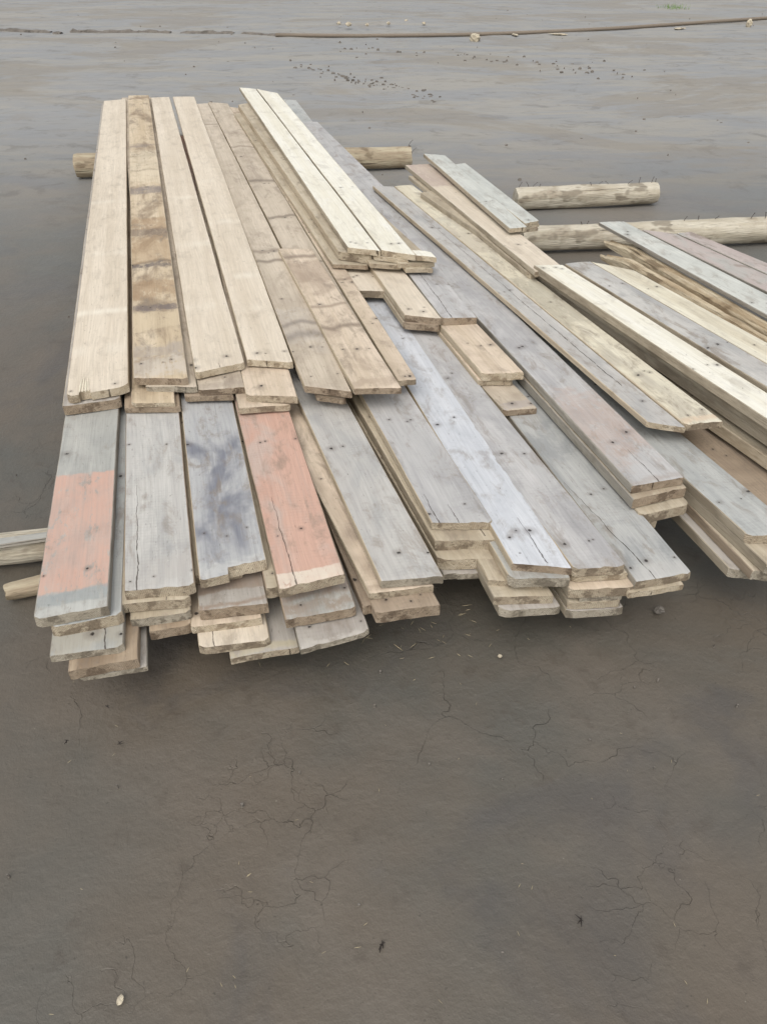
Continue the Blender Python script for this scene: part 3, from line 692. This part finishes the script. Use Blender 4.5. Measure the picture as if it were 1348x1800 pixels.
# ================================================================== ground
def ground():
    S = lambda r, g_, b_: tuple(v * .73 for v in globals()['S'](r, g_, b_))
    g = G('damp_grey_mud')
    tc = g.n('ShaderNodeTexCoord'); sp = g.n('ShaderNodeSeparateXYZ'); g.t.links.new(tc.outputs['Object'], sp.inputs[0])
    x, y, z = sp.outputs; v = g.vec(x, y, 0.0)
    n1 = g.noise(v, .55, 5, .6, .3)
    n2 = g.noise(v, 2.6, 5, .62, .4)
    n3 = g.noise(v, 11.0, 5, .65, .2)
    n4 = g.noise(v, 60.0, 4, .65)
    ca, cb, cc = S(119,108,94), S(104,103,96), S(92,82,71)
    col = g.mix(g.ramp(n1, .38, .62), ca, cb)
    col = g.mix(g.ramp(n2, .45, .66, 0, .5), col, S(126,116,104))
    col = g.mix(g.ramp(g.noise(g.vec(g.ma('ADD', x, 7.0), y, 3.0), 1.7, 5, .6, .5), .54, .68, 0, .45), col, S(88,86,86))
    col = g.mix(g.ramp(n3, .56, .72, 0, .45), col, cc)
    col = g.mix(g.ramp(n4, .62, .78, 0, .35), col, tuple(q * .55 for q in cc))
    # streaks of dried silt farther off
    st = g.noise(g.vec(g.ma('MULTIPLY', x, .5), g.ma('MULTIPLY', y, 1.6), 4.0), 1.4, 6, .68, .6)
    far = g.ramp(y, 4.0, 9.0)
    col = g.mix(g.ma('MULTIPLY', g.ramp(st, .48, .60), g.ma('MULTIPLY', far, .55)), col, S(140,132,120))
    dk = g.noise(g.vec(g.ma('MULTIPLY', x, 1.2), g.ma('MULTIPLY', y, 1.5), 14.0), 2.6, 6, .72, .8)
    col = g.mix(g.ma('MULTIPLY', g.ramp(dk, .585, .66), g.ma('MULTIPLY', far, .25)), col, S(92,88,80))
    # drier silt farther off, with the sky's sheen put into its paler colour
    col = g.mix(g.ma('MULTIPLY', g.ramp(y, 2.4, 8.5), .85), col, g.mix(g.ramp(st, .40, .62), S(176,177,177), S(188,184,175)), 'MIX')
    col = g.mix(g.ma('MULTIPLY', g.ramp(dk, .53, .66), g.ma('MULTIPLY', g.ramp(y, 2.5, 6.0), .40)), col, S(120,114,106))
    st2 = g.noise(g.vec(g.ma('MULTIPLY', x, .45), g.ma('MULTIPLY', y, 1.5), 24.0), 5.0, 5, .7, .4)
    col = g.mix(g.ma('MULTIPLY', g.ramp(st2, .52, .68), g.ma('MULTIPLY', g.ramp(y, 3.5, 8.0), .22)), col, S(124,118,108))
    br = g.noise(g.vec(g.ma('MULTIPLY', x, .35), g.ma('MULTIPLY', y, .55), 54.0), 1.0, 6, .7, .8)
    col = g.mix(g.ma('MULTIPLY', g.ramp(br, .50, .58), g.ma('MULTIPLY', g.ramp(y, 3.5, 8.0), .5)), col, S(160,150,134))
    # crazed drying cracks, only in patches
    def crack(scale, off, wd, lo, hi):
        wv = g.n('ShaderNodeVectorMath', operation='ADD')
        g.put(wv.inputs[0], g.vec(g.ma('ADD', x, off), y, 0.0))
        nd = g.n('ShaderNodeTexNoise'); g.put(nd.inputs['Vector'], v); nd.inputs['Scale'].default_value = 5.0; nd.inputs['Detail'].default_value = 4
        sc = g.n('ShaderNodeVectorMath', operation='SCALE'); g.t.links.new(nd.outputs['Color'], sc.inputs[0]); sc.inputs['Scale'].default_value = .28
        g.t.links.new(sc.outputs[0], wv.inputs[1])
        vo = g.n('ShaderNodeTexVoronoi', feature='DISTANCE_TO_EDGE'); vo.inputs['Scale'].default_value = scale
        g.t.links.new(wv.outputs[0], vo.inputs['Vector'])
        m = g.ramp(g.noise(g.vec(g.ma('ADD', x, off), y, 5.0), 2.3, 3, .5), lo, hi)
        wvar = g.ma('MULTIPLY', g.ramp(n3, .35, .65), wd)
        return g.ma('MULTIPLY', g.ramp(g.ma('DIVIDE', vo.outputs['Distance'], g.ma('ADD', wvar, .0006)), .3, 1.0, 1, 0), m)
    c1 = crack(3.4, 3.0, .006, .54, .66)
    c2 = crack(8.0, 9.0, .009, .58, .70)
    near = g.ramp(y, 2.5, 5.0, 1, .25)
    ck = g.ma('MULTIPLY', g.ma('MAXIMUM', c1, g.ma('MULTIPLY', c2, .6)), near)
    col = g.mix(g.ma('MULTIPLY', ck, .18), col, S(58,52,46))
    pit = g.noise(v, 95.0, 3, .6)
    col = g.mix(g.ramp(pit, .66, .72, 0, .5), col, S(70,64,56))
    # pale grit
    vo = g.n('ShaderNodeTexVoronoi'); vo.inputs['Scale'].default_value = 22.0; g.put(vo.inputs['Vector'], v)
    sel = g.ma('GREATER_THAN', g.n('ShaderNodeSeparateColor').outputs[0], 2.0)
    sc = g.n('ShaderNodeSeparateColor'); g.t.links.new(vo.outputs['Color'], sc.inputs[0])
    grit = g.ma('MULTIPLY', g.ma('LESS_THAN', vo.outputs['Distance'], .035), g.ma('GREATER_THAN', sc.outputs[0], .90))
    col = g.mix(g.ma('MULTIPLY', grit, .55), col, S(176,168,152))
    n5 = g.noise(v, 210.0, 3, .7)
    h = g.ma('ADD', g.ma('MULTIPLY', n2, .8), g.ma('ADD', g.ma('MULTIPLY', n3, .5), g.ma('ADD', g.ma('MULTIPLY', n4, .22), g.ma('MULTIPLY', n5, .05))))
    # heel and hoof dents
    dv = g.n('ShaderNodeTexVoronoi'); dv.inputs['Scale'].default_value = 3.1
    g.put(dv.inputs['Vector'], g.vec(g.ma('ADD', x, g.ma('MULTIPLY', n3, .12)), g.ma('ADD', y, g.ma('MULTIPLY', n2, .2)), 0.0))
    dsc = g.n('ShaderNodeSeparateColor'); g.t.links.new(dv.outputs['Color'], dsc.inputs[0])
    dent = g.ma('MULTIPLY', g.ramp(dv.outputs['Distance'], .04, .16, 1, 0), g.ma('GREATER_THAN', dsc.outputs[1], .55))
    h = g.ma('SUBTRACT', h, g.ma('MULTIPLY', dent, .35))
    h = g.ma('SUBTRACT', h, g.ma('MULTIPLY', ck, .55))
    h = g.ma('MULTIPLY', h, g.ramp(y, 3.0, 9.0, 1, .35))
    g.bump(h, .012, .8)
    rough = g.ma('ADD', g.ramp(g.ma('ADD', g.ma('MULTIPLY', n2, .6), g.ma('MULTIPLY', n1, .4)), .38, .62, .42, .62), g.ramp(y, 2.5, 8.0, 0, .26))
    return g.out(col, rough, .46)
GM = ground()
xs = [-60, -40, -28, -20, -14, -10, -7.5] + [-6 + i * .12 for i in range(37)] + [-1.6 + i * .02 for i in range(180)] + [2.0 + i * .12 for i in range(34)] + [7.5, 10, 14, 20, 28, 40, 60]
ys = [-12, -6, -3, -1.5, -.6, -.2] + [.1 + i * .02 for i in range(120)] + [2.5 + i * .06 for i in range(40)] + [4.9 + i * .16 for i in range(90)] + [20, 23, 27, 34, 45, 70, 110]
def gz(x, y):
    z = noise.noise(Vector((x * .9, y * .9, 3))) * .012 + noise.noise(Vector((x * 3.1, y * 3.1, 1))) * .004
    if y > 5.5:
        k = min(1, (y - 5.5) / 3); z += k * (noise.noise(Vector((x * 1.1, y * 1.4, 12))) * .010 + noise.noise(Vector((x * 3, y * 4, 7))) * .004)
    # the soil mound just beyond the pipe
    e = ((x - .7) / 1.5) ** 2 + ((y - 15.9) / .9) ** 2
    z += .10 * math.exp(-e * 1.5)
    if -1.7 < x < 2.1 and y < 2.6: z += noise.noise(Vector((x * 9, y * 9, 4))) * .0022 + noise.noise(Vector((x * 24, y * 24, 5))) * .0010 - .003 * max(0, noise.noise(Vector((x * 5, y * 5, 8))) - .35)
    return z - .008
verts = [(x, y, gz(x, y)) for y in ys for x in xs]; nx_ = len(xs)
faces = [(j * nx_ + i, j * nx_ + i + 1, (j + 1) * nx_ + i + 1, (j + 1) * nx_ + i) for j in range(len(ys) - 1) for i in range(nx_ - 1)]
me = bpy.data.meshes.new('ground'); me.from_pydata(verts, [], faces); me.polygons.foreach_set('use_smooth', [True] * len(faces))
go = link('ground', me, [GM]); go['kind'] = 'structure'

# ================================================================== the pipe and the broken furrow far off
PIPE = G('dusty_brown_pipe').out(S(134,122,108), .7, .3)
def tube(name, pts, r, mat, label, cat, group=None, NA=10):
    verts, faces = [], []
    for i, p in enumerate(pts):
        d = (pts[min(i + 1, len(pts) - 1)] - pts[max(i - 1, 0)]).normalized()
        sdv = d.cross(Vector((0, 0, 1))).normalized(); up = sdv.cross(d)
        for k in range(NA):
            a = 6.2832 * k / NA; verts.append(p + sdv * math.cos(a) * r + up * math.sin(a) * r)
    for i in range(len(pts) - 1):
        for k in range(NA):
            a, b = i * NA + k, i * NA + (k + 1) % NA; faces.append((a, b, b + NA, a + NA))
    faces.append(tuple(range(NA - 1, -1, -1))); faces.append(tuple(range(len(verts) - NA, len(verts))))
    me = bpy.data.meshes.new(name); me.from_pydata([tuple(v) for v in verts], [], faces); me.polygons.foreach_set('use_smooth', [True] * len(faces))
    o = link(name, me, [mat]); return tag(o, label, cat, group)
pp = []
for i, (px, py) in enumerate([(485,64),(560,65),(640,65.5),(740,64.5),(830,63),(920,60),(1010,56),(1100,51),(1200,44),(1300,37),(1400,30),(1550,19)]):
    p = unproj(px, py, 0, False); p.z = .020; pp.append(p)
tube('ground_pipe', pp, .027, PIPE, 'long thin brown pipe lying across the far mud', 'pipe')
# rough ridge of dark clods continuing to the left
CLOD = log_mat('dark_mud_clod', S(134,127,118), S(120,114,107), S(104,98,91))
def lump(name, p, sx, sy, sz, mat, seed, label, cat, group=None):
    verts, faces = [], []; NA, NB = 14, 7
    for i in range(NB + 1):
        th = math.pi * i / NB
        for k in range(NA):
            a = 6.2832 * k / NA
            v = Vector((math.sin(th) * math.cos(a), math.sin(th) * math.sin(a), math.cos(th)))
            r = 1 + .45 * noise.noise(v * 1.6 + Vector((seed, 0, 0))) + .2 * noise.noise(v * 4 + Vector((0, seed, 0)))
            verts.append((v.x * r * sx, v.y * r * sy, v.z * r * sz))
    for i in range(NB):
        for k in range(NA):
            a, b = i * NA + k, i * NA + (k + 1) % NA; faces.append((a, a + NA, b + NA, b))
    me = bpy.data.meshes.new(name); me.from_pydata(verts, [], faces)
    o = link(name, me, [mat]); o.location = p; o.rotation_euler = (0, 0, seed); return tag(o, label, cat, group)
verts, faces = [], []; rr = random.Random(8)
segs = [(-40,52,90,56),(95,58,108,58),(125,55,300,57),(318,57,412,58),(425,58,490,62)]
for (xa, ya, xb, yb) in segs:
    n = max(3, int((xb - xa) / 5)); b0 = len(verts)
    for i in range(n + 1):
        u = i / n; p = unproj(xa + (xb - xa) * u, ya + (yb - ya) * u, 0, False)
        hh = .02 + .035 * abs(noise.noise(Vector((p.x * 3, 0, 0)))) if 0 < i < n else .01
        hh *= 1.0 if noise.noise(Vector((p.x * 5, 9, 0))) > -.25 else .35
        for (dy, dz) in ((-.07, -.02), (-.05, hh * .8), (.0, hh), (.06, hh * .6), (.1, -.02)):
            verts.append((p.x, p.y + dy + rr.uniform(-.012, .012), dz + rr.uniform(-.006, .006)))
    for i in range(n):
        for j in range(4):
            a = b0 + i * 5 + j; faces.append((a, a + 5, a + 6, a + 1))
me = bpy.data.meshes.new('earth_ridge'); me.from_pydata(verts, [], faces)
o = link('earth_ridge', me, [CLOD]); tag(o, 'dark broken low ridge of earth across the far left', 'ridge', kind='stuff')

STONE = log_mat('pale_stone', S(214,202,178), S(190,178,156), S(150,138,120))
def at0(px, py, z=0.0): return unproj(px, py, z, False)
lump('stone', at0(835,67,.03), .09, .07, .06, STONE, 3, 'pale stone lying in front of the far pipe', 'stone', 'stones near the far pipe')
lump('stone', at0(1316,42,.03), .05, .05, .07, STONE, 5, 'small pale stone by the pipe at the far right', 'stone', 'stones near the far pipe')
for i, (px, py, s_) in enumerate([(612,53,.05),(595,51,.035),(645,54,.03),(683,51,.03),(714,47,.035),(746,51,.03)]):
    lump('stone', at0(px, py, .02) + Vector((0, .25, .06)), s_, s_, s_ * .7, STONE, 10 + i, 'one of several whitish stones on the soil mound behind the pipe', 'stone', 'whitish stones on the soil mound')
for i, (px, py, a, b) in enumerate([(905,61,.10,.04),(982,60,.14,.05),(1193,50,.14,.05)]):
    lump('pale_flake', at0(px, py, .01), a, b, .012, STONE, 30 + i, ['small pale flake nearest the middle of the pipe','pale flat chip just below the pipe','long pale flake below the right part of the pipe'][i], 'flake', 'pale flakes along the pipe')
# clods on the mid ground
for i, (px, py, s_) in enumerate([(1158,1072,.013)]):
    lump('mud_clod', at0(px, py, .006), s_, s_ * .9, s_ * .8, CLOD, 50, 'dark round mud clod right of the front stacks', 'clod')
verts, faces = [], []
def add_blob(p, s_, h_, seed):
    b0 = len(verts); NA = 7
    verts.append((p.x, p.y, h_))
    for k in range(NA):
        a = 6.2832 * k / NA; r = s_ * (1 + .5 * noise.noise(Vector((k * 1.3, seed, 0))))
        verts.append((p.x + math.cos(a) * r, p.y + math.sin(a) * r * .8, h_ * .55))
    for k in range(NA):
        a = 6.2832 * k / NA; r = s_ * 1.25
        verts.append((p.x + math.cos(a) * r, p.y + math.sin(a) * r * .8, -.012))
    for k in range(NA):
        a, b = 1 + k, 1 + (k + 1) % NA
        faces.append((b0, b0 + a, b0 + b)); faces.append((b0 + a, b0 + a + NA, b0 + b + NA, b0 + b))
rb = random.Random(77)
for i in range(60):   # trail of clods between the boards and the pipe
    u = rb.random(); px = 590 + 560 * u + rb.gauss(0, 20); py = 82 + 50 * u + rb.gauss(0, 7)
    add_blob(at0(px, py), rb.uniform(.004, .020), rb.uniform(.004, .02), i)
for i in range(90):  # ruts left of it
    u = rb.random(); px = 525 + 260 * u + rb.gauss(0, 10); py = 115 + 62 * u + rb.gauss(0, 4)
    add_blob(at0(px, py), rb.uniform(.004, .022), rb.uniform(.002, .014), i + 100)
for i in range(120):
    p = Vector((rb.uniform(-6, 8), rb.uniform(5.5, 19), 0)); add_blob(p, rb.uniform(.003, .013), rb.uniform(.001, .007), i + 400)
for i in range(170):
    p = Vector((rb.uniform(-1.6, 2.2), rb.uniform(.25, 5.5), 0)); add_blob(p, rb.uniform(.001, .0035), rb.uniform(.0, .002), i + 800)
me = bpy.data.meshes.new('mud_crumbs'); me.from_pydata(verts, [], faces)
tag(link('mud_crumbs', me, [CLOD]), 'loose dark mud crumbs scattered over the ground', 'mud crumbs', kind='stuff')

# straw, splinters and sawdust
STRAW = G('dry_straw').out(S(176,162,130), .7, .3)
verts, faces = [], []
def sliver(p, ang, ln, wd, z=.004, lift=0.0):
    b0 = len(verts); dx, dy = math.cos(ang), math.sin(ang)
    for u, ww in ((0, .4), (.5, 1), (1, .3)):
        c = Vector((p.x + dx * ln * (u - .5), p.y + dy * ln * (u - .5), z + lift * u))
        for (a, b) in ((-1, 0), (0, 1), (1, 0), (0, -1)):
            verts.append((c.x - dy * wd * a * ww * .5, c.y + dx * wd * a * ww * .5, c.z + b * wd * .5 * ww))
    for i in range(2):
        for k in range(4):
            a, b = b0 + i * 4 + k, b0 + i * 4 + (k + 1) % 4; faces.append((a, a + 4, b + 4, b))
    faces.append((b0, b0 + 1, b0 + 2, b0 + 3)); faces.append((b0 + 11, b0 + 10, b0 + 9, b0 + 8))
rs = random.Random(4)
for i in range(38):
    px, py = 700 + rs.gauss(0, 120), 1120 + rs.gauss(0, 38)
    sliver(at0(px, py), rs.uniform(0, 3.14), rs.uniform(.006, .022), rs.uniform(.0008, .0016), .002, rs.uniform(0, .004))
for i in range(36):
    px, py = rs.uniform(0, 1348), rs.uniform(1180, 1800)
    sliver(at0(px, py), rs.uniform(0, 3.14), rs.uniform(.003, .010), rs.uniform(.0007, .0013), .002, rs.uniform(0, .002))
me = bpy.data.meshes.new('wood_litter'); me.from_pydata(verts, [], faces)
tag(link('wood_litter', me, [STRAW]), 'fine straw and wood slivers strewn on the mud before the pile', 'litter', kind='stuff')
def straw(px, py, ang, ln, wd, label, mat=None, name='straw', cat='straw', group='loose straws on the mud'):
    global verts, faces
    verts, faces = [], []; sliver(Vector((0, 0, 0)), ang, ln, wd, .003, .003)
    me = bpy.data.meshes.new(name); me.from_pydata(verts, [], faces)
    o = link(name, me, [mat or STRAW]); o.location = at0(px, py); return tag(o, label, cat, group)
straw(700, 1140, math.radians(-48), .035, .0022, 'longest straw lying diagonally in front of the brown board end')
straw(820, 1066, math.radians(2), .028, .0018, 'upper of two level straws beside the brown board end')
straw(822, 1074, math.radians(3), .014, .0018, 'lower and shorter of two level straws beside the brown board end')
straw(812, 1082, math.radians(20), .022, .0016, 'tilted straw just below the two level ones')
straw(762, 1097, math.radians(-35), .018, .0016, 'short straw right below the brown board end')
straw(438, 1540, math.radians(35), .010, .0022, 'bright chip beside a dark dent in the open mud')
straw(629, 1667, math.radians(3), .013, .0012, 'thin pale straw beside the black twig')
TWIG = G('black_twig').out(S(46,40,36), .7, .3)
def twig(px, py, label, s_=1.0, seed=1):
    global verts, faces
    verts, faces = [], []; r_ = random.Random(seed)
    for i in range(4): sliver(Vector((r_.uniform(-.004, .004) * s_, r_.uniform(-.004, .004) * s_, 0)), r_.uniform(0, 3.14), r_.uniform(.008, .018) * s_, .0024 * s_, .004, r_.uniform(-.002, .006) * s_)
    me = bpy.data.meshes.new('twig'); me.from_pydata(verts, [], faces)
    o = link('twig', me, [TWIG]); o.location = at0(px, py); return tag(o, label, 'twig', 'dark twigs on the mud')
twig(668, 1666, 'black forked twig low in the middle of the mud', 1.2, 2)
twig(1016, 1618, 'dark crumbly twig in the right foreground mud', 1.1, 5)
twig(120, 1304, 'small dark twig left of its neighbour under the left corner', .9, 7)
twig(214, 1308, 'small dark twig with a pale fleck, right of the leftmost', .9, 9)
twig(190, 1243, 'dark twig nearest the left front corner stack', .9, 12)
lump('chalk_lump', at0(212,1757,.002), .008, .006, .003, STONE, 61, 'white chalky crumb at the bottom left of the mud', 'crumb')
lump('pebble', at0(878,1153,.003), .006, .005, .004, STONE, 62, 'round pale pebble below the white plank stack', 'pebble')
# green tuft far off
LEAF = G('grass_blade').out(S(120,150,80), .6, .3)
verts, faces = [], []; c0 = at0(1182, 14)
for i in range(140):
    p = c0 + Vector((rs.gauss(0, .14), rs.gauss(0, .18), 0)); h_ = rs.uniform(.03, .10); a = rs.uniform(0, 6.28); b0 = len(verts)
    verts += [(p.x, p.y, -.01), (p.x + math.cos(a) * .008, p.y + math.sin(a) * .008, -.01), (p.x + math.cos(a + 1) * .04, p.y + math.sin(a + 1) * .04, h_)]
    faces.append((b0, b0 + 1, b0 + 2))
me = bpy.data.meshes.new('grass_tuft'); me.from_pydata(verts, [], faces)
tag(link('grass_tuft', me, [LEAF]), 'faint green tuft of grass at the top right', 'grass', kind='stuff')
# a fresh splinter torn from the leftmost upper plank, a part of that plank
for o in [o for o in bpy.data.objects if o.get('label', '').startswith('leftmost upper plank')]:
    verts, faces = [], []
    for i, (yy, ln, ww) in enumerate([(-.040, .085, .006), (-.048, .10, .005), (-.056, .075, .007), (-.063, .09, .004)]):
        sliver(Vector((ln / 2 + .012, yy, 0)), .03 * (i - 1.5), ln, ww, .0012)
    me = bpy.data.meshes.new('splinter'); me.from_pydata(verts, [], faces)
    FR = G('fresh_split_wood').out(S(244,236,214), .7, .2)
    link('splinter', me, [FR], o)
